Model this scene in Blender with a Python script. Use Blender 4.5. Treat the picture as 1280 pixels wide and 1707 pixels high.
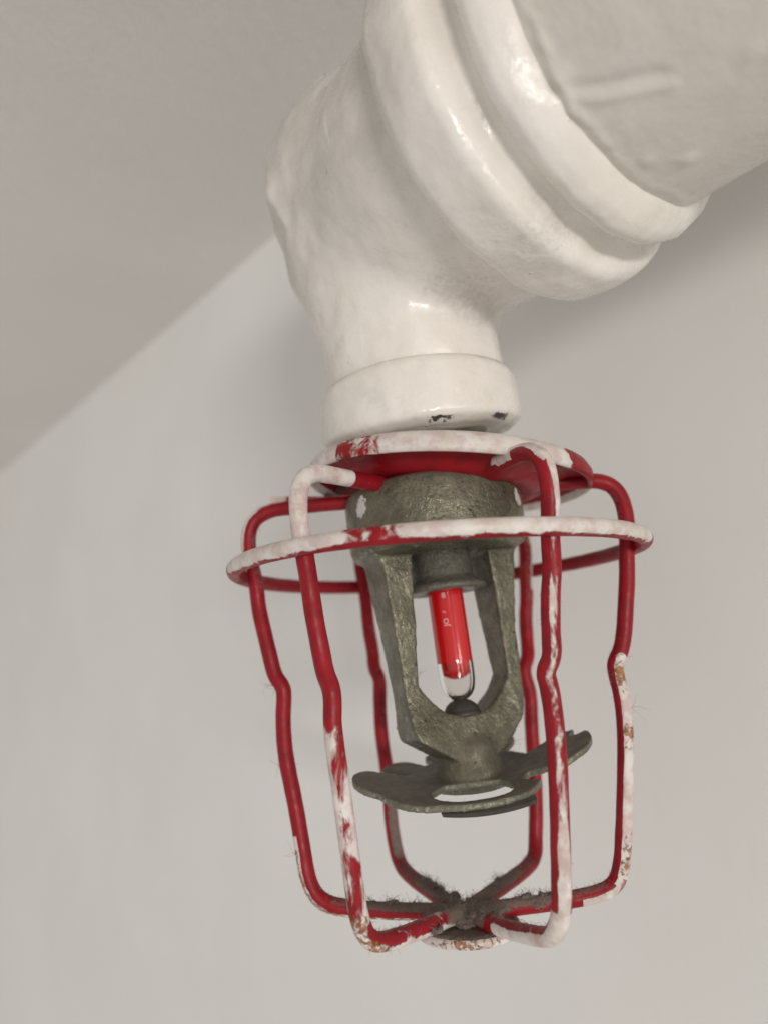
import bpy, bmesh, math, random
from math import sin, cos, pi, radians, sqrt, atan2, exp
from mathutils import Vector, Matrix, noise

random.seed(7)
for o in list(bpy.data.objects):
    bpy.data.objects.remove(o)
scene = bpy.context.scene
COL = scene.collection
S = 0.0008                      # one modelling unit is 0.8 mm

# ------------------------------------------------------------------ camera
def camera_axes(yaw, pitch, roll):
    yaw, pitch, roll = radians(yaw), radians(pitch), radians(roll)
    f = Vector((-sin(yaw)*cos(pitch), cos(yaw)*cos(pitch), sin(pitch)))
    r = Vector((cos(yaw), sin(yaw), 0)); u = r.cross(f)
    return r*cos(roll)-u*sin(roll), u*cos(roll)+r*sin(roll), f

CAM_POS = Vector((0, -135.1, 0))
cr, cu, cf = camera_axes(3.72, 11.95, 7.3)
cd = bpy.data.cameras.new('camera')
cam = bpy.data.objects.new('camera', cd); COL.objects.link(cam)
m = Matrix.Identity(4)
for i in range(3):
    m[i][0], m[i][1], m[i][2], m[i][3] = cr[i], cu[i], -cf[i], CAM_POS[i]*S
cam.matrix_world = m
cd.sensor_fit = 'HORIZONTAL'; cd.sensor_width = 36; cd.lens = 36*1284/1280
cd.clip_start = 0.005; cd.clip_end = 20
cd.dof.use_dof = True
cd.dof.focus_distance = 116*S
cd.dof.aperture_fstop = 21
scene.camera = cam

# ------------------------------------------------------------------ light
world = bpy.data.worlds.new('World'); scene.world = world
world.use_nodes = True
bg = world.node_tree.nodes['Background']
bg.inputs[0].default_value = (1.0, 0.968, 0.93, 1)
bg.inputs[1].default_value = 0.56

def lamp(name, loc, target, size, size_y, power, col):
    ld = bpy.data.lights.new(name, 'AREA')
    ld.shape = 'RECTANGLE'; ld.size = size; ld.size_y = size_y
    ld.energy = power; ld.color = col
    lo = bpy.data.objects.new(name, ld); COL.objects.link(lo)
    lo.location = loc
    lo.rotation_euler = (Vector(target)-Vector(loc)).to_track_quat('-Z', 'Y').to_euler()
    return lo
lamp('room_lamp', (0.56, -1.90, -0.24), (0, 0, 0.03), 0.50, 0.20, 16.5, (1.0, 0.955, 0.915))
lamp('fill_lamp', (1.15, -1.45, -0.10), (0, 0, 0.03), 0.5, 0.3, 3.5, (1.0, 0.955, 0.915))  # weak fill light, added on the right with no known source

vs = scene.view_settings
vs.view_transform = 'Standard'; vs.look = 'None'; vs.gamma = 1; vs.exposure = 0.0
vs.use_curve_mapping = False
scene.render.film_transparent = False
scene.cycles.use_denoising = True
scene.cycles.max_bounces = 10

# ------------------------------------------------------------------ mesh helpers
def tag(o, label=None, cat=None, kind=None, group=None):
    if label: o['label'] = label
    if cat: o['category'] = cat
    if kind: o['kind'] = kind
    if group: o['group'] = group
    return o

def mesh_obj(name, V, F, mat, parent=None, smooth=True, attrs=None):
    me = bpy.data.meshes.new(name)
    me.from_pydata([(v[0]*S, v[1]*S, v[2]*S) for v in V], [], F)
    me.update()
    if smooth:
        me.polygons.foreach_set('use_smooth', [True]*len(me.polygons))
    for k, vals in (attrs or {}).items():
        a = me.attributes.new(k, 'FLOAT', 'POINT')
        a.data.foreach_set('value', vals)
    o = bpy.data.objects.new(name, me); COL.objects.link(o)
    if mat: me.materials.append(mat)
    if parent: o.parent = parent
    return o

def empty(name, loc=(0, 0, 0)):
    o = bpy.data.objects.new(name, None); COL.objects.link(o)
    o.empty_display_size = 0.005
    o.location = Vector(loc)*S
    return o

def join(*parts):
    V, F = [], []
    for v, f in parts:
        b = len(V); V += list(v); F += [tuple(i+b for i in q) for q in f]
    return V, F

def lathe(prof, n=64, axis=None, origin=(0, 0, 0), cap=True):
    """prof: (radius, height) list, revolved about axis"""
    ax = Vector(axis or (0, 0, 1)).normalized(); org = Vector(origin)
    a = Vector((1, 0, 0)) if abs(ax.z) > .9 else Vector((0, 0, 1))
    x = (a-ax*a.dot(ax)).normalized(); y = ax.cross(x)
    V, F = [], []
    for r, h in prof:
        for k in range(n):
            t = 2*pi*k/n
            V.append(org+ax*h+x*(r*cos(t))+y*(r*sin(t)))
    m_ = len(prof)
    for i in range(m_-1):
        for k in range(n):
            k2 = (k+1) % n
            F.append((i*n+k, i*n+k2, (i+1)*n+k2, (i+1)*n+k))
    if cap:
        for i, h in ((0, prof[0][1]), (m_-1, prof[-1][1])):
            c = len(V); V.append(org+ax*h)
            for k in range(n):
                k2 = (k+1) % n
                F.append((i*n+k2, i*n+k, c) if i == 0 else (i*n+k, i*n+k2, c))
    return V, F

def smooth_path(P, it=3):
    P = [Vector(p) for p in P]
    for _ in range(it):
        Q = [P[0]]
        for a, b in zip(P, P[1:]):
            Q += [a*.75+b*.25, a*.25+b*.75]
        Q.append(P[-1]); P = Q
    return P

def resample(P, step):
    out = [P[0]]; acc = 0; 
    for a, b in zip(P, P[1:]):
        L = (b-a).length
        while acc+L >= step:
            t = (step-acc)/L
            a = a.lerp(b, t); out.append(a.copy()); L = (b-a).length; acc = 0
        acc += L
    if (out[-1]-P[-1]).length > step*.3: out.append(P[-1])
    return out

def tube(P, rad, n=14, closed=False, cap=True):
    """returns V,F,normals ; rad may be a function of index"""
    N = len(P); V, F, NN = [], [], []
    T = []
    for i in range(N):
        if closed: t = P[(i+1) % N]-P[i-1]
        else: t = P[min(i+1, N-1)]-P[max(i-1, 0)]
        T.append(t.normalized())
    ref = Vector((0, 0, 1)) if abs(T[0].z) < .9 else Vector((1, 0, 0))
    u = (ref-T[0]*ref.dot(T[0])).normalized()
    for i in range(N):
        u = (u-T[i]*u.dot(T[i])).normalized(); w = T[i].cross(u)
        r = rad(i) if callable(rad) else rad
        for k in range(n):
            a = 2*pi*k/n; d = u*cos(a)+w*sin(a)
            V.append(P[i]+d*r); NN.append(d)
    M = N if closed else N-1
    for i in range(M):
        j = (i+1) % N
        for k in range(n):
            k2 = (k+1) % n
            F.append((i*n+k, i*n+k2, j*n+k2, j*n+k))
    if cap and not closed:
        F.append(tuple(range(n))[::-1]); F.append(tuple((N-1)*n+k for k in range(n)))
    return V, F, NN

def remesh(V, F, voxel, smooth_it=6, fac=.5, melt=None, melt_it=0):
    """voxel union of overlapping closed shells, relaxed; coordinates in units"""
    me = bpy.data.meshes.new('tmp'); me.from_pydata([tuple(v) for v in V], [], F); me.update()
    o = bpy.data.objects.new('tmp', me); COL.objects.link(o)
    md = o.modifiers.new('r', 'REMESH'); md.mode = 'VOXEL'; md.voxel_size = voxel
    md.use_smooth_shade = True
    if smooth_it:
        sm = o.modifiers.new('s', 'SMOOTH'); sm.iterations = smooth_it; sm.factor = fac
    dg = bpy.context.evaluated_depsgraph_get(); dg.update()
    ev = o.evaluated_get(dg); em = ev.to_mesh()
    NV = [v.co.copy() for v in em.vertices]; NF = [tuple(p.vertices) for p in em.polygons]
    NN = [v.normal.copy() for v in em.vertices]
    ev.to_mesh_clear()
    bpy.data.objects.remove(o); bpy.data.meshes.remove(me)
    if melt:            # relax a chosen region much further so that shapes flow into one another
        me = bpy.data.meshes.new('tmp'); me.from_pydata(NV, [], NF); me.update()
        o = bpy.data.objects.new('tmp', me); COL.objects.link(o)
        vg = o.vertex_groups.new(name='melt')
        for i, v in enumerate(NV):
            wt = melt(v)
            if wt > 0: vg.add([i], wt, 'REPLACE')
        sm = o.modifiers.new('s', 'SMOOTH'); sm.iterations = melt_it; sm.factor = .8; sm.vertex_group = 'melt'
        dg = bpy.context.evaluated_depsgraph_get(); dg.update()
        ev = o.evaluated_get(dg); em = ev.to_mesh()
        NV = [v.co.copy() for v in em.vertices]; NN = [v.normal.copy() for v in em.vertices]
        ev.to_mesh_clear(); bpy.data.objects.remove(o); bpy.data.meshes.remove(me)
    return NV, NF, NN

def nz(p, sc, seed=0):
    return noise.noise(Vector((p[0]*sc+seed*13.7, p[1]*sc-seed*7.1, p[2]*sc+seed*3.3)))

def sstep(a, b, x):
    t = max(0, min(1, (x-a)/(b-a))); return t*t*(3-2*t)

# ------------------------------------------------------------------ materials
class NT:
    def __init__(s, name):
        s.mat = bpy.data.materials.new(name); s.mat.use_nodes = True
        s.t = s.mat.node_tree; s.b = s.t.nodes['Principled BSDF']
        tc = s.t.nodes.new('ShaderNodeTexCoord'); mp = s.t.nodes.new('ShaderNodeMapping')
        mp.inputs['Scale'].default_value = (1/S,)*3
        s.t.links.new(tc.outputs['Object'], mp.inputs['Vector']); s.co = mp.outputs[0]
    def link(s, a, b): s.t.links.new(a, b)
    def put(s, v, inp):
        if hasattr(v, 'is_output'): s.link(v, inp)
        elif isinstance(v, (tuple, list)) and len(v) == 3: inp.default_value = (*v, 1)
        else: inp.default_value = v
    def noise(s, scale, detail=4, rough=.55, stretch=None, dist=0):
        n = s.t.nodes.new('ShaderNodeTexNoise'); n.inputs['Scale'].default_value = scale
        n.inputs['Detail'].default_value = detail; n.inputs['Roughness'].default_value = rough
        n.inputs['Distortion'].default_value = dist
        if stretch:
            mp = s.t.nodes.new('ShaderNodeMapping'); mp.inputs['Scale'].default_value = stretch
            s.link(s.co, mp.inputs[0]); s.link(mp.outputs[0], n.inputs['Vector'])
        else: s.link(s.co, n.inputs['Vector'])
        return n.outputs['Fac']
    def vor(s, scale):
        n = s.t.nodes.new('ShaderNodeTexVoronoi'); n.inputs['Scale'].default_value = scale
        s.link(s.co, n.inputs['Vector']); return n.outputs['Distance']
    def ramp(s, v, lo, hi, a=0., b=1.):
        n = s.t.nodes.new('ShaderNodeMapRange'); n.interpolation_type = 'SMOOTHSTEP'
        s.put(v, n.inputs[0])
        for i, x in enumerate((lo, hi, a, b)): n.inputs[i+1].default_value = x
        return n.outputs[0]
    def math(s, op, a, b=0., c=0.):
        n = s.t.nodes.new('ShaderNodeMath'); n.operation = op
        s.put(a, n.inputs[0]); s.put(b, n.inputs[1]); s.put(c, n.inputs[2]); return n.outputs[0]
    def mix(s, f, a, b):
        n = s.t.nodes.new('ShaderNodeMix'); n.data_type = 'RGBA'
        s.put(f, n.inputs[0]); s.put(a, n.inputs[6]); s.put(b, n.inputs[7]); return n.outputs[2]
    def attr(s, name):
        n = s.t.nodes.new('ShaderNodeAttribute'); n.attribute_name = name; return n.outputs['Fac']
    def bump(s, h, dist, strength=1., prev=None):
        n = s.t.nodes.new('ShaderNodeBump'); n.inputs['Distance'].default_value = dist*S
        n.inputs['Strength'].default_value = strength
        s.put(h, n.inputs['Height'])
        if prev is not None: s.link(prev, n.inputs['Normal'])
        return n.outputs[0]
    def set(s, **k):
        for a, v in k.items(): s.put(v, s.b.inputs[a.replace('_', ' ')])
        return s.mat

def mat_plaster(name, base, kind):
    n = NT(name)
    blotch = n.noise(.012, 3)
    col = n.mix(n.ramp(blotch, .3, .7), base, tuple(c*.955 for c in base))
    tint = n.noise(.006, 2)
    col = n.mix(n.ramp(tint, .45, .75, 0, .5), col, (base[0]*1.0, base[1]*.975, base[2]*.965))
    if kind == 'wall':
        b1 = n.bump(n.noise(.55, 5, .6), .16, .25)
        b2 = n.bump(n.noise(.2, 3, .6, (2.2, 2.2, .35)), .3, .16, b1)
    else:
        b1 = n.bump(n.noise(.5, 6, .62), .5, .55)
        b2 = n.bump(n.noise(.18, 4, .6, (1.6, .35, 1)), 1.1, .55, b1)
    return n.set(Base_Color=col, Roughness=.62, Normal=b2, Specular_IOR_Level=.3)

def mat_white_paint(name, c0, c1, c2):
    n = NT(name)
    col = n.mix(n.ramp(n.noise(.09, 4), .35, .7), c0, c1)
    col = n.mix(n.ramp(n.noise(.05, 3), .5, .75, 0, .55), col, c2)
    # grey smudges, a masked grey tone, and specks of grime
    smear = n.math('MULTIPLY', n.ramp(n.noise(.22, 6, .7), .52, .72), n.ramp(n.noise(.04, 2), .40, .62))
    col = n.mix(n.math('MULTIPLY', smear, .36), col, (.42, .41, .405))
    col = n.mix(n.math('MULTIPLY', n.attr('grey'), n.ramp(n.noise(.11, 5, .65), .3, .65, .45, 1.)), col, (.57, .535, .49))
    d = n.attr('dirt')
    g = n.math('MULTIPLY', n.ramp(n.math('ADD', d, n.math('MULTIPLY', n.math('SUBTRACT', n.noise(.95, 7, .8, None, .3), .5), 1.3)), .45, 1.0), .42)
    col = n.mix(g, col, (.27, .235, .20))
    k = n.attr('chip')
    chip = n.ramp(n.math('ADD', k, n.math('MULTIPLY', n.math('SUBTRACT', n.noise(.9, 5, .7), .5), 1.0)), .52, .60)
    col = n.mix(chip, col, (.06, .05, .055))
    b = n.bump(n.noise(.13, 3), .7, .55)
    b = n.bump(n.math('MULTIPLY', n.noise(.45, 4, .6, (1., 1., .5)), n.ramp(n.noise(.07, 2), .40, .62)), .30, .6, b)
    b = n.bump(n.noise(1.2, 3, .5), .05, .5, b)
    v = n.ramp(n.vor(.22), .0, .09, 1, 0)
    b = n.bump(n.math('MULTIPLY', v, n.ramp(n.noise(.1, 2), .5, .6)), .25, .7, b)
    ro = n.math('ADD', n.ramp(n.noise(.25, 4), .3, .75, .16, .38), n.math('MULTIPLY', g, .5))
    return n.set(Base_Color=col, Roughness=ro, Normal=b, Specular_IOR_Level=.5)

def mat_red(name='red_wire_enamel', stretch=None):
    n = NT(name)
    red = n.mix(n.ramp(n.noise(.35, 4), .3, .7), (.30, .0085, .015), (.215, .006, .012))
    pn = n.math('MULTIPLY', n.math('SUBTRACT', n.noise(.30, 5, .62, stretch, .4), .5), 1.5)
    w = n.ramp(n.math('ADD', n.attr('paint'), pn), .47, .64)
    thin = n.ramp(n.noise(.34, 5, .65), .36, .60, .66 if stretch else .74, 1.0)
    wf = n.math('MULTIPLY', w, thin)
    white = n.mix(n.ramp(n.noise(.3, 3), .4, .7), (.70, .655, .62), (.62, .58, .51))
    col = n.mix(wf, red, white)
    rn = n.math('MULTIPLY', n.math('SUBTRACT', n.noise(1.0, 6, .72, None, .5), .5), 1.7)
    rv = n.math('ADD', n.attr('rust'), rn)
    r = n.ramp(rv, .50, .66)
    rust = n.mix(n.ramp(n.noise(1.3, 4), .35, .65), (.42, .17, .035), (.17, .055, .018))
    col = n.mix(n.math('MULTIPLY', r, .92), col, rust)
    dn = n.math('MULTIPLY', n.math('SUBTRACT', n.noise(.9, 6, .7), .5), .9)
    du = n.ramp(n.math('ADD', n.attr('dust'), dn), .35, .75)
    dust = n.mix(n.noise(1.8, 4), (.15, .115, .095), (.30, .25, .215))
    col = n.mix(n.math('MULTIPLY', du, .92), col, dust)
    b = n.bump(n.math('ADD', w, n.math('MULTIPLY', r, .5)), .26, .8)
    b = n.bump(n.noise(1.1, 5, .6), .10, .5, b)
    b = n.bump(n.math('MULTIPLY', du, n.noise(2.2, 5, .8)), .5, .8, b)
    ro = n.math('ADD', n.ramp(n.noise(.5, 3), .3, .7, .34, .52), n.math('MULTIPLY', n.math('MAXIMUM', du, r), .45))
    return n.set(Base_Color=col, Roughness=ro, Normal=b, Specular_IOR_Level=.24)

def mat_brass(name, a, b_, dustc, dust_amt, metal=.35):
    n = NT(name)
    col = n.mix(n.ramp(n.noise(.3, 5, .65), .3, .7), a, b_)
    # pits and dark corrosion dots, green verdigris flecks
    pits = n.math('MULTIPLY', n.ramp(n.math('ADD', n.vor(.55), n.math('MULTIPLY', n.noise(1.2, 3), .25)), .20, .34, 1, 0), n.ramp(n.noise(.25, 3), .38, .6))
    col = n.mix(n.math('MULTIPLY', pits, .85), col, (.022, .026, .018))
    gr = n.math('MULTIPLY', n.ramp(n.noise(.5, 3, .6), .64, .72), .7)
    col = n.mix(gr, col, (.055, .10, .05))
    dv = n.math('ADD', n.attr('dust'), n.math('MULTIPLY', n.math('SUBTRACT', n.noise(.55, 6, .75), .5), 1.1))
    du = n.math('MULTIPLY', n.ramp(dv, .3, .8), dust_amt)
    dcol = n.mix(n.noise(2.5, 5, .7), tuple(c*.62 for c in dustc), tuple(c*1.3 for c in dustc))
    col = n.mix(du, col, dcol)
    gp = n.t.nodes.new('ShaderNodeNewGeometry')          # metal rubbed bright along the casting's edges
    wear = n.math('MULTIPLY', n.ramp(n.math('ADD', gp.outputs['Pointiness'], n.math('MULTIPLY', n.math('SUBTRACT', n.noise(.8, 4, .7), .5), .08)), .53, .61), .52)
    col = n.mix(wear, col, (.42, .40, .31)); du = n.math('MULTIPLY', du, n.math('SUBTRACT', 1., wear))
    wp = n.ramp(n.math('ADD', n.attr('paint'), n.math('MULTIPLY', n.math('SUBTRACT', n.noise(.6, 4, .6), .5), 1.2)), .5, .58)
    col = n.mix(wp, col, (.66, .63, .60))
    b = n.bump(n.noise(1.3, 4, .65), .26, .9)
    b = n.bump(n.noise(.45, 4), .35, .5, b)
    col = n.mix(n.ramp(n.noise(1.7, 5, .8), .50, .68, .0, .45), col, tuple(c*.32 for c in a))
    b = n.bump(n.math('MULTIPLY', du, n.noise(4., 4, .8)), .35, .8, b)
    ro = n.math('ADD', n.ramp(n.noise(.6, 4), .3, .7, .20, .36), n.math('MULTIPLY', du, .5))
    me = n.math('MULTIPLY', n.math('SUBTRACT', 1., n.math('MAXIMUM', du, wp)), metal)
    return n.set(Base_Color=col, Roughness=ro, Normal=b, Metallic=me, Specular_IOR_Level=.5, Coat_Weight=n.math('MULTIPLY', n.math('SUBTRACT', 1., du), .15), Coat_Roughness=.12, Coat_Normal=n.bump(n.noise(1.1, 4, .7), .55, 1.))

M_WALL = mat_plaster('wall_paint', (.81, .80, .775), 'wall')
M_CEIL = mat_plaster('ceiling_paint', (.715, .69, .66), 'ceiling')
M_WHITE = mat_white_paint('white_gloss_paint', (.79, .75, .70), (.73, .69, .63), (.75, .70, .60))
M_PIPE = mat_white_paint('cream_pipe_paint', (.66, .62, .565), (.625, .585, .525), (.645, .60, .53))
M_RED = mat_red()
M_WIRE = mat_red('red_wire_overspray', (1.25, 1.25, .42))
M_BRASS = mat_brass('tarnished_brass', (.195, .182, .126), (.112, .105, .073), (.165, .142, .108), .60, .55)
M_DEFL = mat_brass('patinated_brass_plate', (.215, .22, .16), (.14, .138, .10), (.135, .115, .093), .6, .4)
M_DARK = mat_brass('dusty_dark_metal', (.15, .14, .11), (.10, .092, .075), (.18, .158, .128), .75, .2)

nl = NT('dark_brass_shade')  # near-black brass; on the deflector lip it stands in for shade
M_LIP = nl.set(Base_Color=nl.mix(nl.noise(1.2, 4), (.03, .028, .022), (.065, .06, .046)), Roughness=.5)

nb = NT('red_bulb_liquid')
nb.set(Base_Color=(.72, .010, .012), Roughness=.16, Coat_Weight=1.0, Coat_Roughness=.04, Specular_IOR_Level=.5)
tr = nb.t.nodes.new('ShaderNodeBsdfTranslucent'); tr.inputs[0].default_value = (.95, .012, .02, 1)
mx = nb.t.nodes.new('ShaderNodeMixShader'); mx.inputs[0].default_value = .28
nb.link(nb.b.outputs[0], mx.inputs[1]); nb.link(tr.outputs[0], mx.inputs[2])
nb.link(mx.outputs[0], nb.t.nodes['Material Output'].inputs[0])
M_BULB = nb.mat
M_GLASS = NT('clear_glass').set(Base_Color=(.98, .96, .95), Roughness=.03, IOR=1.25, Transmission_Weight=1.0)
M_PRINT = NT('white_print').set(Base_Color=(.75, .55, .55), Roughness=.5)
nd = NT('grey_dust')
M_DUST = nd.set(Base_Color=nd.mix(nd.noise(1.2, 4), (.20, .165, .14), (.38, .325, .285)), Roughness=1., Specular_IOR_Level=.05,
                Normal=nd.bump(nd.noise(2.5, 5, .8), .6, 1.))
M_FIBRE = NT('dust_fibre').set(Base_Color=(.27, .23, .20), Roughness=.9, Specular_IOR_Level=.1)

# ------------------------------------------------------------------ wall and ceiling
AZ = radians(44.4)
D = Vector((sin(AZ), -cos(AZ), 0))          # along the pipe, towards the room
NW = Vector((cos(AZ), sin(AZ), 0))          # into the wall
ZC = 85.2                                   # height of the pipe axis
WALL = 60.
EDGE0 = NW*WALL+Vector((0, 0, 165.0))       # a point of the wall/ceiling corner
E_DIR = (D*1.0+Vector((0, 0, -.0545))).normalized()   # the corner line falls a little along the pipe

def slab(name, p0, ax, ay, thick, nx, ny, mat):
    """front sheet from p0 spanned by ax, ay, closed behind by thick"""
    V, F = [], []
    for j in range(ny+1):
        for i in range(nx+1):
            V.append(p0+ax*(i/nx)+ay*(j/ny))
    for j in range(ny):
        for i in range(nx):
            a = j*(nx+1)+i; F.append((a, a+1, a+nx+2, a+nx+1))
    b = len(V)
    V += [p0+thick, p0+ax+thick, p0+ax+ay+thick, p0+ay+thick]
    F += [(b+3, b+2, b+1, b), (0, nx, b+1, b), (nx, (nx+1)*(ny+1)-1, b+2, b+1),
          ((nx+1)*(ny+1)-1, (nx+1)*ny, b+3, b+2), ((nx+1)*ny, 0, b, b+3)]
    return mesh_obj(name, V, F, mat, smooth=False)

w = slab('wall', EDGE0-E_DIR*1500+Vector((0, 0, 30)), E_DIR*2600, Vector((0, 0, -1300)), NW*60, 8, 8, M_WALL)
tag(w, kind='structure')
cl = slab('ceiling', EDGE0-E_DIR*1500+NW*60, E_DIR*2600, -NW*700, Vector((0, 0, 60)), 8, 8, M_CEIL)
tag(cl, kind='structure')

# ------------------------------------------------------------------ pipe with elbow
pipe = tag(empty('water_pipe', (0, 0, ZC)), 'white painted steel pipe with thick reducing elbow under the ceiling', 'pipe')
CEN = Vector((0, 0, ZC))

def from_world(V):          # vertices into the frame of the pipe's empty
    return [v-CEN for v in V]

# elbow body: voxel union of neck, corner ball, horizontal barrel with its bands
neck = lathe([(15.6, 44), (16.1, 52), (16.2, 57), (16.9, 63), (18.6, 69), (20.6, 75), (21.5, 81), (19, 88)], 64)
ball = lathe([(max(.05, 23.6*sin(pi*k/24)), 91.5-23.6*cos(pi*k/24)) for k in range(25)], 64)
barrel = lathe([(12, -12), (18.5, -7), (22, -1), (24.0, 7), (25.4, 14), (26.0, 20), (25.8, 25.5), (25.6, 27.2), (26.8, 28.5), (29.8, 29.6), (30.7, 31.4), (30.9, 35),
                (30.9, 38.9), (30.2, 40.1), (27.8, 41.0), (26.0, 42.2), (26.4, 43.8), (28.3, 45), (28.9, 46.6), (28.4, 48.4), (27.2, 50.1), (26.1, 51.2), (25.0, 51.8)],
               96, D, CEN)
parts = [neck, ball, barrel]
# thick seam of paint down the outer side of the corner
seam = []
for k in range(19):
    t = k/18
    z = 73+42*t
    rb = sqrt(max(1, 23.6**2-(z-91.5)**2)); rb = max(rb, 19.0+.15*(z-72)) if z < 84 else rb
    r = rb-.3+.7*sin(7*t)
    an = .42+.10*sin(6*t)
    seam.append(Vector((-r*cos(an), -r*sin(an), z)))
sv, sf, _ = tube(resample(smooth_path(seam), 1.0), lambda i: 1.3+.45*sin(i*.5)+.3*sin(i*1.3), 12)
parts.append((sv, sf))
V, F, NN = remesh(*join(*parts), .48, 3, .5, lambda v: sstep(28.0, 25.0, (v-CEN).dot(D))*sstep(53, 58, v.z)*(1 if v.x > -17 else .25), 170)
PV, dirt, chip, grey = [], [], [], []
for v, n in zip(V, NN):
    q = v.copy()
    h = .45*nz(q, .07, 1)+.30*nz(q, .18, 2)+.08*nz(q, .45, 3)
    rad_ax = (q-CEN)-D*(q-CEN).dot(D)
    s = (q-CEN).dot(D)
    # drips hanging along the underside of the seam, lumps on the outer side
    if q.x < -8 and s < 14: h += .55*max(0, nz(q, .16, 5))
    PV.append(q+n*h)
    grey.append(.85*sstep(64, 76, q.z)*sstep(38.5, 34, s))  # greyer up the body, fading out before the band's outer edge
    # grime that has settled in the crook and under the band
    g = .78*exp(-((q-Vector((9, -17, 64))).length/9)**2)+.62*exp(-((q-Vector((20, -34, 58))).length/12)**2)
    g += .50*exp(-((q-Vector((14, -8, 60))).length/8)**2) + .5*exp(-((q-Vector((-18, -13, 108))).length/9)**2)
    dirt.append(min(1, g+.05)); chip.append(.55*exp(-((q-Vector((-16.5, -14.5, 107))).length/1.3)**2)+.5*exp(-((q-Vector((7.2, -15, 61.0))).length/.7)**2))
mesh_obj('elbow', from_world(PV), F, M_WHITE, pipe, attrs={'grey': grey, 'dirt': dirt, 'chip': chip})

# socket collar at the elbow's outlet: its lower rim hangs lower towards the room
prof = [(12, 51.0), (15.8, 50.6), (17.2, 50.2), (17.9, 49.0), (18.15, 46), (18.2, 43.5), (17.9, 42.2), (16.2, 40.9), (14.0, 40.2), (12, 40.2)]
pp = []
for (r0, h0), (r1, h1) in zip(prof, prof[1:]):
    k = max(1, int(max(abs(r1-r0), abs(h1-h0))/.45))
    pp += [(r0+(r1-r0)*i/k, h0+(h1-h0)*i/k) for i in range(k)]
pp.append(prof[-1])
V, F = lathe(pp, 200)
CV, dirt, chip = [], [], []
for v in V:
    rr = sqrt(v.x**2+v.y**2)
    low = sstep(50, 41.5, v.z)
    q = v+Vector((0, 0, (v.y/18)*2.6*low))
    ax = Vector((v.x, v.y, 0))/max(rr, 1e-3)
    q += ax*(.32*nz(v, .10, 8)+.10*nz(v, .4, 9))
    q.z += .25*nz(v, .12, 4)*low
    CV.append(q)
    line = exp(-((v.z-50.2)/.7)**2)*.62
    dirt.append(line*(1 if v.x > -8 else .7)+.30*sstep(6, 16, v.x)+ .30*sstep(42.4, 41, v.z))
    a = atan2(v.y, v.x)
    c = 0
    if v.z < 42.6:
        c = .60*exp(-((a+1.40)/.30)**2)+.66*exp(-((a+.66)/.26)**2)
        c *= sstep(40.2, 41.2, v.z)*sstep(42.6, 41.7, v.z)
    chip.append(c)
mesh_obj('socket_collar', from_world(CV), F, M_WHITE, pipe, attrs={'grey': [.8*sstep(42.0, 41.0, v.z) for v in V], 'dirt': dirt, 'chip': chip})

# the straight pipe
RP = 25.7
V, F = [], []
ss = [44+.55*i for i in range(90)]+[95+6*i for i in range(40)]
NA = 260
for s in ss:
    for k in range(NA):
        a = 2*pi*k/NA-pi          # 0 = straight down, + towards the wall
        deg = math.degrees(a)
        base = Vector((s, deg*.45, 0))
        h = .16*nz((s, a*RP, 0), .06, 11)+.07*nz((s, a*RP, 0), .22, 12)
        # a sagging crease in the paint, blisters, and a torn skirt of paint at the joint
        t = (s-52)/11.2
        if -.1 < t < 1.1:
            c0 = -46.5+13.2*t+2*t*(1-t)
            dd = (deg-c0)*RP*pi/180
            amp = sstep(-.05, .35, t)*sstep(1.06, .93, t)*.75+.25*sstep(-.05, .1, t)*sstep(.5, .2, t)
            h += -.55*amp*exp(-((dd+.2)/.8)**2)+.45*amp*exp(-((dd-1.3)/.8)**2)
        for bs, bd, br, bh in ((54.9, -14.9, .9, .35), (58.3, -7, 1.0, .45), (57.2, -10, .5, .15), (53.2, -50, 1.2, .5), (66, -55, 1.4, .2), (71, -25, 1.6, .15)):
            d2 = (s-bs)**2+((deg-bd)*RP*pi/180)**2
            if d2 < 16: h += bh*exp(-d2/br**2)
        edge = 52.6+.9*nz((deg*.1, 0, 0), 1.0, 14)+.5*nz((deg*.3, 0, 0), 1.0, 15)
        wgt = .35+.65*exp(-((deg+48)/22)**2)
        h += .65*wgt*exp(-((s-edge)/.55)**2)*(.6+.8*abs(nz((deg*.16, 0, 0), 1.0, 16)))
        r = RP+h
        V.append(D*s+Vector((0, 0, -1))*(r*cos(a))+NW*(r*sin(a)))
for i in range(len(ss)-1):
    for k in range(NA):
        k2 = (k+1) % NA
        F.append((i*NA+k, (i+1)*NA+k, (i+1)*NA+k2, i*NA+k2))
F.append(tuple(range(NA))); F.append(tuple((len(ss)-1)*NA+k for k in range(NA))[::-1])
po = mesh_obj('pipe', V, F, M_PIPE, pipe, attrs={'grey': [0.]*len(V), 'dirt': [0.05]*len(V), 'chip': [0.]*len(V)})

# ------------------------------------------------------------------ sprinkler head
spr = tag(empty('fire_sprinkler', (0, 0, 32)), 'tarnished olive brass fire sprinkler head with red glass bulb inside the guard', 'sprinkler')
SB = Vector((0, 0, 32))
def sl(V): return [Vector(v)-SB for v in V]
PHI = radians(28)
U = Vector((cos(PHI), sin(PHI), 0)); W_ = Vector((sin(PHI), -cos(PHI), 0))   # across the frame, and out of its front face

body = lathe([(12, 31.6), (14.2, 31.6), (15.2, 30.9), (15.6, 29.6), (15.7, 25), (15.6, 21.2), (15.0, 20.0), (13, 19.4), (6.2, 19.4), (6.2, 24)], 80)
shank = lathe([(11.5, 44), (11.5, 28)], 48)
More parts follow.
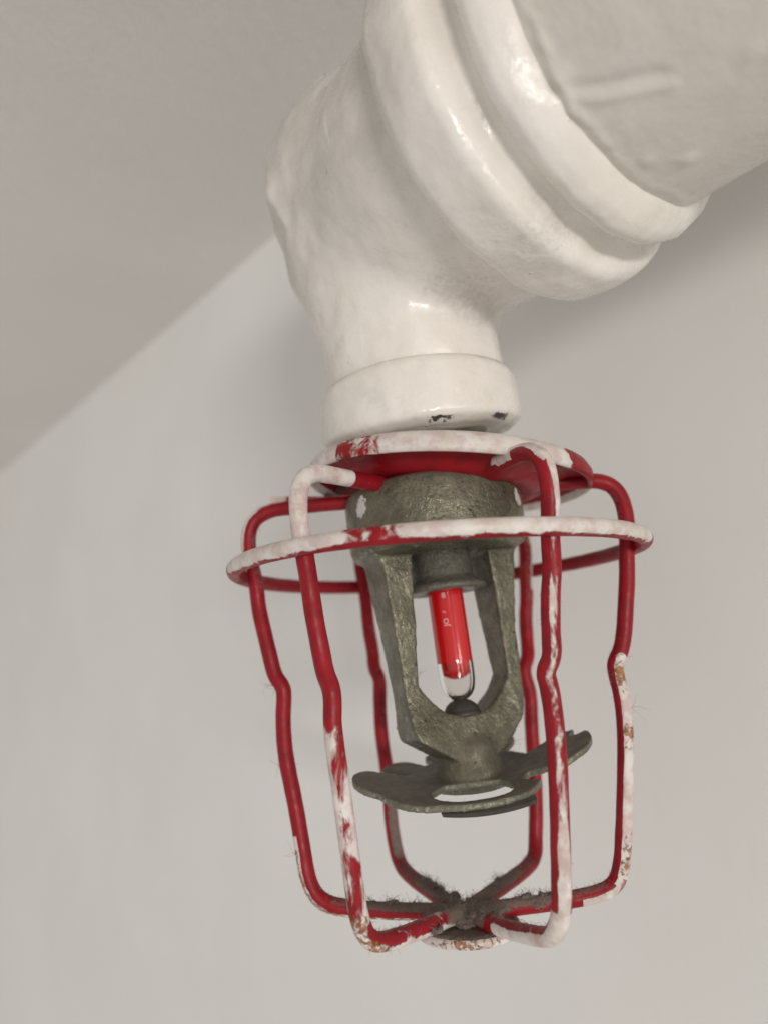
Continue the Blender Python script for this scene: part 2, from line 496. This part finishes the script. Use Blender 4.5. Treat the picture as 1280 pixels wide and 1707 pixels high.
# frame: outer and inner outlines with equal counts, joined into a flat loop of metal
outer = [(-8, 22), (-14.2, 21), (-12.9, 18.2), (-12.2, 10), (-11.5, 2), (-11.1, -5), (-10.9, -9.0), (-10.2, -11.0), (-7.6, -12.6), (-4.4, -14.6),
         (4.4, -14.6), (7.0, -12.2), (9.7, -9.4), (10.9, -6.6), (11.2, -2), (11.2, 5), (11.9, 12), (12.8, 18.2), (14.2, 21), (8, 22)]
inner = [(-7.3, 20.6), (-7.4, 18.5), (-7.6, 15), (-7.9, 9), (-8.2, 3), (-8.4, -1.0), (-8.4, -2.6), (-6.4, -5.1), (-4.2, -7.2), (-1.8, -7.9),
         (1.8, -7.9), (4.2, -7.0), (6.6, -4.8), (8.4, -2.2), (8.4, 0), (8.2, 4), (7.9, 10), (7.6, 15), (7.4, 18.5), (7.3, 20.6)]
def half_thick(z, u):
    return 4.1-1.5*sstep(18, -6, z)+1.6*sstep(-5, -12, z)
V, F = [], []
n_ = len(outer)
for sgn in (1, -1):
    for lst in (outer, inner):
        for (u, z) in lst:
            V.append(U*u+W_*(sgn*half_thick(z, u))+Vector((0, 0, z)))
for i in range(n_):
    j = (i+1) % n_
    o1, i1, o2, i2 = 0, n_, 2*n_, 3*n_
    F += [(o1+i, o1+j, i1+j, i1+i), (o2+j, o2+i, i2+i, i2+j), (o1+j, o1+i, o2+i, o2+j), (i1+i, i1+j, i2+j, i2+i)]
loop = (V, F)
boss = lathe([(2.5, -9.5), (3.6, -11), (4.9, -12.6), (5.2, -13.8), (5.2, -15), (5.4, -16.4), (5.7, -17.4), (5.6, -18.2), (3, -18.4)], 48)
V, F, NN = remesh(*join(body, shank, loop, boss), .34, 4, .5)
FV, dust, pnt = [], [], []
for v, n in zip(V, NN):
    h = .09*nz(v, .25, 21)+.04*nz(v, .8, 22)+.03*nz(v, 1.9, 23)
    FV.append(v+n*h)
    dst = .08+.45*max(0, n.z)+.40*sstep(20, 28, v.z)+.45*sstep(-6, -14, v.z)
    dust.append(min(1, dst))
    p = .85*exp(-((v-Vector((-11.8, -10.4, 27.6))).length/2.3)**2)+.8*exp(-((v-Vector((14.6, -6, 26.5))).length/2.0)**2)
    pnt.append(p)
mesh_obj('frame', sl(FV), F, M_BRASS, spr, attrs={'dust': dust, 'paint': pnt})

# orifice cap with its flange above the bulb
V, F = lathe([(2, 22.5), (4.9, 22.5), (5.2, 21.5), (5.25, 15.7), (5.5, 15.0), (6.6, 14.3), (7.2, 13.8), (7.25, 13.2), (6.8, 12.9), (3.5, 12.9), (3.2, 13.6)], 56)
mesh_obj('orifice_cap', sl(V), F, M_DARK, spr, attrs={'dust': [.45]*len(V), 'paint': [0.]*len(V)})
# bulb
V, F = lathe([(2.2, 14.2), (3.0, 13.6)]+[(3.06, 13.2-k*1.0) for k in range(13)]+[(3.04, .55), (2.94, -.1), (2.7, -.75), (2.2, -1.35), (1.5, -1.8), (.7, -2.05), (.05, -2.1)], 48, cap=True)
bulb = mesh_obj('glass_bulb', sl(V), F, M_BULB, spr)
outp = [(3.08, .8), (3.1, .2), (3.1, -.8), (3.06, -2.0), (2.92, -3.0), (2.66, -4.0), (2.2, -4.75), (1.55, -5.3), (.8, -5.55), (.05, -5.6)]
inp = [(.05, -5.25), (.75, -5.2), (1.45, -4.95), (2.05, -4.42), (2.45, -3.75), (2.68, -2.9), (2.84, -2.0), (2.92, -.9), (3.05, .2), (3.07, .7)]
V, F = lathe(outp+inp+[outp[0]], 48, cap=False)
mesh_obj('clear_tip', sl(V), F, M_GLASS, bulb)
# printed marks on the bulb, reading up its length
def bulb_text(txt, size, z0, ang, turned):
    cu_ = bpy.data.curves.new('tmp', 'FONT'); cu_.body = txt; cu_.size = size; cu_.align_x = 'CENTER'; cu_.align_y = 'CENTER'; cu_.resolution_u = 3
    o = bpy.data.objects.new('tmp', cu_); COL.objects.link(o)
    dg = bpy.context.evaluated_depsgraph_get(); dg.update()
    ev = o.evaluated_get(dg); me = ev.to_mesh()
    bm = bmesh.new(); bm.from_mesh(me); ev.to_mesh_clear()
    bmesh.ops.triangulate(bm, faces=bm.faces[:])
    V = []
    for v in bm.verts:
        x, y = v.co.x, v.co.y
        if turned: x, y = -y, x
        a = ang+x/3.08
        V.append(Vector((3.085*sin(a), -3.085*cos(a), z0+y)))
    F = [tuple(q.index for q in f.verts) for f in bm.faces]
    bm.free(); bpy.data.objects.remove(o)
    return mesh_obj('printed_mark', sl(V), F, M_PRINT, bulb, smooth=False)
bulb_text('8', 1.35, 12.1, -.12, False)
bulb_text('JO', 1.25, 7.6, -.16, True)
bulb_text('r', 1.1, 9.4, -.22, True)

# seat screw under the bulb
V, F = lathe([(.1, -5.35), (1.0, -5.4), (1.8, -5.75), (2.5, -6.3), (2.9, -7.0), (3.0, -7.4), (3.3, -7.6), (3.3, -8.2)], 40)
mesh_obj('seat_screw', sl(V), F, M_LIP, spr, attrs={'dust': [.6]*len(V), 'paint': [0.]*len(V)})

# deflector plate: polar sheet with tines, cut away between them
NA2 = 640
RR = [3.2+.14*i for i in range(128)]
tines = [(197, 20, 19.8, 2.6), (152, 15, 16.6, 2.2), (110, 15, 15.6, 2.0), (66, 14, 16.0, 2.0), (355, 27, 20.4, 3.4)]
def tip_radius(a):
    best = 0
    for c0, hw, R_, rnd in tines:
        d_ = abs((a-c0+180) % 360-180)
        if d_ < hw: best = max(best, R_-rnd*(d_/hw)**3)
    if 5 < a < 14: best = min(best, 17.6+.12*abs(a-9.5)**1.5)     # small notch in the right-hand tine
    if 205 <= a <= 318: best = max(best, 14.4+3.4*sstep(256, 214, a))
    return best
def keep(a, r):
    if 232 < a < 308:
        d_ = abs(a-270)/38                         # arched slot behind the front rim, rounded ends
        lo, hi = 5.9+1.2*d_**4, 12.7-2.2*d_**4
        if lo < r < hi: return False
    if r < 10.6: return True
    return r < tip_radius(a)
def defl_z(x, y, r, a):
    z = -17.6+(.20 if y < 0 else .11)*y
    right = sstep(80, 55, a) if a < 180 else sstep(305, 335, a)
    z += right*.33*max(0, r-8.0)
    z += sstep(90, 110, a)*sstep(170, 160, a)*.08*max(0, r-9)
    z += sstep(162, 176, a)*sstep(246, 204, a)*.23*max(0, r-9.5)
    return z
idx = {}; V = []; F = []
def vid(i, k, side):
    key = (i, k % NA2, side)
    if key not in idx:
        r = RR[i]; a = 360*(k % NA2)/NA2
        x, y = r*cos(radians(a)), r*sin(radians(a))
        idx[key] = len(V); V.append(Vector((x, y, defl_z(x, y, r, a)+side*.55)))
    return idx[key]
cells = {(i, k) for i in range(len(RR)-1) for k in range(NA2) if keep(360*(k+.5)/NA2, .5*(RR[i]+RR[i+1]))}
for (i, k) in cells:
    for sd in (1, -1):
        q = (vid(i, k, sd), vid(i+1, k, sd), vid(i+1, k+1, sd), vid(i, k+1, sd))
        F.append(q if sd == 1 else q[::-1])
    for (nb_, e) in (((i-1, k), ((i, k+1), (i, k))), ((i+1, k), ((i+1, k), (i+1, k+1))), ((i, (k-1) % NA2), ((i, k), (i+1, k))), ((i, (k+1) % NA2), ((i+1, k+1), (i, k+1)))):
        if nb_ not in cells:
            (a0, a1) = e
            F.append((vid(*a0, 1), vid(*a0, -1), vid(*a1, -1), vid(*a1, 1)))
hub = lathe([(1, -16.5), (5.4, -16.8), (5.6, -20), (1, -20.4)], 40)
V, F, NN = remesh(*join((V, F), hub), .25, 6, .5)
DV, dust, pnt = [], [], []
for v, n in zip(V, NN):
    DV.append(v+n*(.07*nz(v, .3, 31)+.02*nz(v, 1.3, 32)))
    dust.append(.15+.65*max(0, n.z)); pnt.append(0.)
dfl = mesh_obj('deflector', sl(DV), F, M_DEFL, spr, attrs={'dust': dust, 'paint': pnt})
# dark lip under the plate's front, coloured as the shade below the rim
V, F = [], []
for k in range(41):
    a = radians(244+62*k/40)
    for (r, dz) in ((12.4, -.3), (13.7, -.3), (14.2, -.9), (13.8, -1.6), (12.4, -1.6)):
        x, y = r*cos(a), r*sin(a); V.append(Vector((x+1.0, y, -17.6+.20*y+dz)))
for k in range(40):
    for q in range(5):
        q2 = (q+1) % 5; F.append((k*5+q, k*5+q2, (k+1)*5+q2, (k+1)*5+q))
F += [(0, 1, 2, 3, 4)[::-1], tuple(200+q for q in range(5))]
mesh_obj('lip_shade', sl(V), F, M_LIP, dfl, smooth=False, attrs={'dust': [.2]*len(V), 'paint': [0.]*len(V)})

# ------------------------------------------------------------------ wire guard
G0 = Vector((-.67, 0, 18.39))
grd = tag(empty('sprinkler_guard', G0), 'red wire sprinkler guard with flaking white overspray, rust and dust', 'wire guard')
GR = Matrix.Rotation(radians(.66), 3, 'X') @ Matrix.Rotation(radians(3.05), 3, 'Y')
grd.rotation_euler = GR.to_euler()
WR = 1.36

PROFILE = [(12.5, 12.2), (24.5, 12.2), (30.2, 12.0), (33.3, 9.6), (33.7, 4.5), (32.5, -1.0), (32.1, -5.5), (31.4, -9.5), (30.6, -14.5), (29.7, -17.6),
           (28.2, -19.6), (28.2, -21.6), (28.9, -25.0), (28.5, -31), (27.5, -39), (26.3, -46.5), (25.6, -51), (24.4, -54.2), (21.0, -55.6), (12, -56.6), (1.2, -57.2)]

def wire(theta, paint_fn, dr=0., seed=0, r_in=12.5, dk=1.):
    rng = random.Random(seed)
    ca, sa = cos(radians(theta)), sin(radians(theta))
    P = []
    for r, s in PROFILE:
        if s > 10 and r < r_in: r = r_in
        jr = rng.uniform(-.25, .25)+dr; jt = rng.uniform(-.3, .3)
        if r < 20: jr = 0; jt = 0
        z_ = s + (0.0 if r > 20 or s > 0 else .35*math.sin(seed*2.1))
        P.append(Vector(((r+jr)*ca-jt*sa, (r+jr)*sa+jt*ca, z_)))
    P = resample(smooth_path(P, 2), .42)
    V, F, NN = tube(P, lambda i: WR*(1+.035*nz(P[i], .35, seed)), 18)
    out = Vector((ca, sa, 0)); tan = Vector((-sa, ca, 0))
    A = {'paint': [], 'rust': [], 'dust': []}
    nn = 18
    for i, v in enumerate(V):
        n = NN[i]; c = P[i//nn]
        r = c.dot(out); s = c.z
        p, ru, du = paint_fn(r, s, n.dot(out), n.dot(tan), n.z, v)
        # thick dust along the top of the bottom spokes, thinner up the inner side
        if s < -50:
            du = max(du, dk*.85*sstep(25, 12, r)*sstep(-.25, .5, n.z), .85*sstep(9, 5.5, r)*sstep(-.8, -.2, n.z), dk*.55*sstep(-.1, .6, n.z)*sstep(27, 21, r))
        A['paint'].append(p); A['rust'].append(ru); A['dust'].append(du)
    return mesh_obj('wire', V, F, M_WIRE, grd, attrs=A), P, NN

def p_right(r, s, no, nt, nz_, v):
    p = 0; ru = 0; du = 0
    if s < -17.5:
        side = no*.80-nt*.55
        p = 1.12*sstep(.0, .42, side)*sstep(-17.3, -19.0, s)
        if s < -53: p = .75 if (nz_ < .2 and r > 18.5) else .1
        ru = (.58*exp(-((s+21.5)/2.4)**2)+.40*exp(-((s+31)/2.6)**2)+.38*exp(-((s+50)/4)**2)+.08)*sstep(-.2, .4, side)+.10
    elif s < 12 and r > 30 and s > 2: du = .45*sstep(.0, -.8, no)
    if s > 10: du = max(du, .5*sstep(.0, .8, nz_)); 
    return p, ru, du
def p_front_right(r, s, no, nt, nz_, v):
    p = ru = du = 0
    side = no*.55+nt*.83          # towards the right of the guard
    if s > 1.5 and r > 27: p = .98*sstep(-.15, .3, side*.6+nz_*.6+.25*(s > 9))
    elif s > 9: p = .75 if r > 21 and nz_ > -.5 else .1
    elif s > -51: p = .57*sstep(.55, .93, no*.966-nt*.26)+.02+.42*sstep(-38, -48, s)
    else: p = .85 if nz_ < .3 and r > 9 else .3
    return p, ru, du
def p_front_left(r, s, no, nt, nz_, v):
    p = ru = du = 0
    if s > 0.5: p = 1.1*sstep(20.5, 22.5, r)
    elif s > -24: p = .12+.25*sstep(.5, .9, -nt)*sstep(-8, -14, s)
    elif s > -52: p = .16+.42*sstep(-22, -29, s)
    else: p = .3+.5*sstep(.1, -.6, nz_)
    if s < -50 and r > 20: ru = .60*sstep(.5, -.3, nz_)
    return p, ru, du
def p_left(r, s, no, nt, nz_, v):
    p = ru = du = 0
    if s > 1 : p = 1.0*sstep(.30, .55, no*.9*(1 if r > 27 else .2)+nz_*.55)
    if s < -44: p = .80*sstep(.15, .5, no*.8-nz_*.6)
    if s < -46: ru = .58*sstep(.0, .5, no*.7-nz_*.7)
    if -3 < s < 8 : du = .5*sstep(0, -.8, no)
    return p, ru, du
def p_back_left(r, s, no, nt, nz_, v):
    du = .4*sstep(-.2, -.8, no)*sstep(-35, -48, s)+.35*sstep(2, -8, s)*sstep(-.1, -.9, no)
    return .05, 0, du
def p_back_right(r, s, no, nt, nz_, v):
    p = .6*sstep(.6, .9, no*.3-nt*.9)*(1 if s > -4 else 0)+.05
    return p, .42*exp(-((s+1)/4)**2), .45*sstep(-.4, .6, -nt)*sstep(-22, -6, s)

WIRES = []
for k, (th, fn) in enumerate(((0, p_right), (57, p_back_right), (120, p_back_left), (180, p_left), (235.5, p_front_left), (300, p_front_right))):
    WIRES.append(wire(th, fn, 0, k+3, 21.5 if th == 300 else 13.5, .35 if th > 200 else 1.))

# ring welded round the outside of the wires
NR = 260
P = [Vector((35*cos(2*pi*k/NR), 35*sin(2*pi*k/NR), .25*sin(4*pi*k/NR+.6)-.05)) for k in range(NR)]
V, F, NN = tube(P, lambda i: 1.36*(1+.03*nz(P[i], .3, 40)), 18, closed=True)
A = {'paint': [], 'rust': [], 'dust': []}
for i, v in enumerate(V):
    a = math.degrees(atan2(v.y, v.x)) % 360; n = NN[i]
    out = n.x*cos(radians(a))+n.y*sin(radians(a))
    front = sstep(196, 206, a)*sstep(346, 338, a)
    p = front*(.32+.66*sstep(-.85, -.1, n.z*.9+out*.25))
    p -= front*.55*exp(-((a-258)/9)**2)*sstep(-.4, .3, out)      # bare red patch on the front
    p -= front*.30*exp(-((a-283)/4)**2)
    p = max(p, .30*sstep(180, 196, a)*sstep(-.2, .6, out) if a < 200 else 0, .34 if a > 338 else 0)
    if 20 < a < 160: p = .12
    A['paint'].append(p); A['rust'].append(.0)
    A['dust'].append(.42*sstep(.1, .9, n.z)*(1-front)+.55*exp(-((a-8)/9)**2)*sstep(.2, -.6, out)+.5*exp(-((a-183)/8)**2)*sstep(.2, -.6, out))
mesh_obj('ring', V, F, M_RED, grd, attrs=A)

# base plate of the guard: a dished disc with a rolled edge that clasps the sprinkler's neck
prof = [(11.8, 1.3), (14, 1.35), (19, 1.5), (22.6, 1.3), (24.3, .6), (25.1, -.6), (25.3, -1.9), (25.0, -2.6), (24.4, -2.6), (24.0, -1.7), (23.2, -.7), (21, -.9), (18.5, -1.9), (16.0, -3.3), (14.6, -3.6), (11.8, -3.4), (11.8, 1.3)]
pp = []
for (r0, h0), (r1, h1) in zip(prof, prof[1:]):
    k = max(1, int(max(abs(r1-r0), abs(h1-h0))/.5))
    pp += [(r0+(r1-r0)*i/k, h0+(h1-h0)*i/k) for i in range(k)]
pp.append(prof[-1])
V, F = lathe(pp, 220, cap=False)
A = {'paint': [], 'rust': [], 'dust': []}
PM = Matrix.Rotation(radians(6.0), 3, 'Y') @ Matrix.Rotation(radians(-1.0), 3, 'X')
V2 = []
for v in V:
    a = math.degrees(atan2(v.y, v.x)) % 360
    r = sqrt(v.x**2+v.y**2)
    top = v.z > .3 or r > 24.6
    q = v.copy()
    q.z += .25*sin(radians(a*2+40))*(r/25)**2
    # underside shows a shallow fold where the two halves meet
    q.z += -.5*exp(-((a-300)/7)**2)*sstep(24, 16, r)
    V2.append(PM @ q+Vector((3.5, .5, 15.7)))
    p = 0
    if top or r > 23.9: p = .95-.55*exp(-((a-232)/14)**2)*(1 if v.z < .9 else 0)-.85*sstep(312, 328, a)*(1 if r > 23 else 0)
    elif 215 < a < 320: p = .62*sstep(21.2, 23.4, r+1.2*nz(v, .25, 51))
    A['paint'].append(p); A['rust'].append(0.); A['dust'].append(.05)
mesh_obj('base_plate', V2, F, M_RED, grd, attrs=A)

# lock tab: a flat strip standing out behind the left spoke
def strip(name, P, wv, wid, th, paint):
    V, F = [], []
    for p in P:
        for (a, b) in ((-1, -1), (1, -1), (1, 1), (-1, 1)):
            V.append(p+wv*(wid*a)+Vector((0, 0, th*b)))
    for i in range(len(P)-1):
        for k in range(4):
            k2 = (k+1) % 4
            F.append((i*4+k, i*4+k2, (i+1)*4+k2, (i+1)*4+k))
    F.append((3, 2, 1, 0)); b = 4*(len(P)-1); F.append((b, b+1, b+2, b+3))
    return mesh_obj(name, V, F, M_RED, grd, smooth=False, attrs={'paint': [paint(v) for v in V], 'rust': [.0]*len(V), 'dust': [.12]*len(V)})
t0, t1 = Vector((-31.5, 12.0, 16.2)), Vector((-11.5, 7.0, 13.4))
P = [t0.lerp(t1, k/24) for k in range(25)]
strip('lock_tab', P, Vector((.24, .96, .1)).normalized(), 2.3, .85, lambda v: .95*sstep(-27.2, -29.2, v.x)+.1)

# cap disc under the crossing of the wires
prof = [(.1, -58.3), (7.4, -58.5), (8.3, -58.9), (8.6, -59.6), (8.2, -60.2), (7, -60.5), (.1, -60.6)]
pp = []
for (r0, h0), (r1, h1) in zip(prof, prof[1:]):
    k = max(1, int(max(abs(r1-r0), abs(h1-h0))/.4))
    pp += [(r0+(r1-r0)*i/k, h0+(h1-h0)*i/k) for i in range(k)]
pp.append(prof[-1])
V, F = lathe(pp, 90, cap=False)
A = {'paint': [], 'rust': [], 'dust': []}
for v in V:
    r = sqrt(v.x**2+v.y**2)
    A['paint'].append(.85 if r > 7.6 or v.z < -59 else .1)
    A['rust'].append(.36+.2*exp(-((math.degrees(atan2(v.y, v.x))+95)/25)**2) if r > 7.2 else .2)
    A['dust'].append(.9 if (v.z > -58.8 and r < 8.0) else .1)
mesh_obj('cap_disc', V, F, M_RED, grd, attrs=A)

# dust matted on the crossing
blobs = []
rng = random.Random(5)
def blob(c, r, hz):
    V, F = lathe([(max(.02, r*sin(pi*k/8)), -hz*cos(pi*k/8)) for k in range(9)], 14)
    return [Vector(v)+c for v in V], F
for _ in range(30):
    a = rng.choice((0, 57, 120, 180, 235.5, 300))+rng.uniform(-14, 14)
    r = abs(rng.gauss(0, 4.6))
    blobs.append(blob(Vector((r*cos(radians(a)), r*sin(radians(a)), -56.6+rng.uniform(-.5, .35))), rng.uniform(.8, 1.5), rng.uniform(.45, .9)))
for _ in range(26):
    a = rng.uniform(0, 2*pi); r = rng.uniform(0, 7)
    blobs.append(blob(Vector((r*cos(a), r*sin(a), -58.0+rng.uniform(-.3, .3))), rng.uniform(1.2, 2.2), rng.uniform(.5, .9)))
for th, r0, r1 in ((180, 8, 19), (120, 7, 15), (57, 6, 13), (0, 7, 14)):
    for k in range(12):
        r = rng.uniform(r0, r1)
        blobs.append(blob(Vector((r*cos(radians(th)), r*sin(radians(th)), -55.25+.0*r+(r-12)*.06))+Vector((rng.uniform(-.5, .5), rng.uniform(-.5, .5), rng.uniform(-.3, .25))), rng.uniform(.4, .8), rng.uniform(.25, .5)))
V, F, NN = remesh(*join(*blobs), .36, 2, .5)
BV = [v+n*(.45*nz(v, .9, 61)+.35*nz(v, 2.2, 62)) for v, n in zip(V, NN)]
mesh_obj('dust_mat', BV, F, M_DUST, grd)

# fluff: short bent fibres caught on the wires, the sprinkler and the dust
FVV, FFF = [], []
def fibre(p, n, L, curl, rad, rng):
    d = (n+Vector((rng.gauss(0, .6), rng.gauss(0, .6), rng.gauss(0, .6)))).normalized()
    pts = [p-n*.1]; q = p.copy()
    bend = Vector((rng.gauss(0, 1), rng.gauss(0, 1), rng.gauss(0, 1)))*curl
    k = 5
    for i in range(k):
        q = q+d*(L/k); pts.append(q.copy()); d = (d+bend/k+Vector((rng.gauss(0, .2), rng.gauss(0, .2), rng.gauss(0, .2)))).normalized()
    V, F, _ = tube(pts, lambda i: rad*(1-.12*i), 3)
    b = len(FVV); FVV.extend(V); FFF.extend(tuple(x+b for x in f) for f in F)
rng = random.Random(11)
for wi, (o, P, NN) in enumerate(WIRES):
    spots = [rng.randrange(4, len(P)-2) for _ in range(9)]
    for _ in range(70):
        i = min(len(P)-3, max(4, int(rng.gauss(rng.choice(spots), 9)))); k = rng.randrange(18)
        c = P[i]; n = NN[i*18+k]
        rad_in = -(n.x*c.x+n.y*c.y)/max(1, sqrt(c.x**2+c.y**2))
        if c.z > -50 and rad_in < .2 and rng.random() < .8: continue
        if c.z < -50 and n.z < 0 and rng.random() < .8: continue
        fibre(c+n*WR, n, rng.uniform(.3, 1.1)*(1.7 if rng.random() < .06 else 1), 2.2, .032, rng)
for _ in range(2600):
    i = rng.randrange(len(BV))
    if NN is None: pass
    v = BV[i]
    n = Vector((v.x*.05+rng.gauss(0, .4), v.y*.05+rng.gauss(0, .4), .8)).normalized()
    fibre(v, n, rng.uniform(.5, 2.0), 2.6, .035, rng)
for wi, (o, P, NN) in enumerate(WIRES):
    idxs = [i for i in range(len(P)) if P[i].z < -53]
    for _ in range(80):
        i = rng.choice(idxs); k = max(range(18), key=lambda q: NN[i*18+q].z+rng.uniform(0, 1.1))
        fibre(P[i]+NN[i*18+k]*WR, NN[i*18+k], rng.uniform(.3, 1.1), 3.4, .030, rng)
for wi, z in ((3, -20), (3, -19), (3, -47), (0, -1), (0, -27), (3, -33), (4, -56)):
    P = WIRES[wi][1]
    c = min(P, key=lambda p: abs(p.z-z)); th = atan2(c.y, c.x)
    for _ in range(3):
        fibre(c+Vector((cos(th), sin(th), 0))*WR, Vector((cos(th), sin(th)*.3, .2)), rng.uniform(1.5, 3.6), 1.6, .03, rng)
fo = mesh_obj('dust_fibre', FVV, FFF, M_FIBRE, grd); tag(fo, kind='stuff')

# fluff on the sprinkler frame and deflector
FVV, FFF = [], []
for src, cnt in ((FV, 900), (DV, 350)):
    for _ in range(cnt):
        i = rng.randrange(len(src)); v = src[i]
        if v.z > 31: continue
        n = Vector((v.x, v.y, 4)).normalized()
        fibre(v, n, rng.uniform(.25, .8), 1.0, .03, rng)
for p, n, L in (((4.0, -3.5, -5.0), (-.5, -.3, .4), 3), ((-5.0, -4, -.6), (1, 0, 0), 2.6), ((-5.2, -4, -1.2), (1, 0, .1), 2.4), ((7.0, -4.5, -12.5), (1, 0, -.4), 3), ((7.6, -4, -13.0), (1, 0, .1), 3.4)):
    p = min(FV, key=lambda v: (v-Vector(p)).length_squared)
    for _ in range(3): fibre(p, Vector(n).normalized(), L*rng.uniform(.7, 1.1), .9, .03, rng)
fo = mesh_obj('dust_fibre', sl(FVV), FFF, M_FIBRE, spr); tag(fo, kind='stuff')
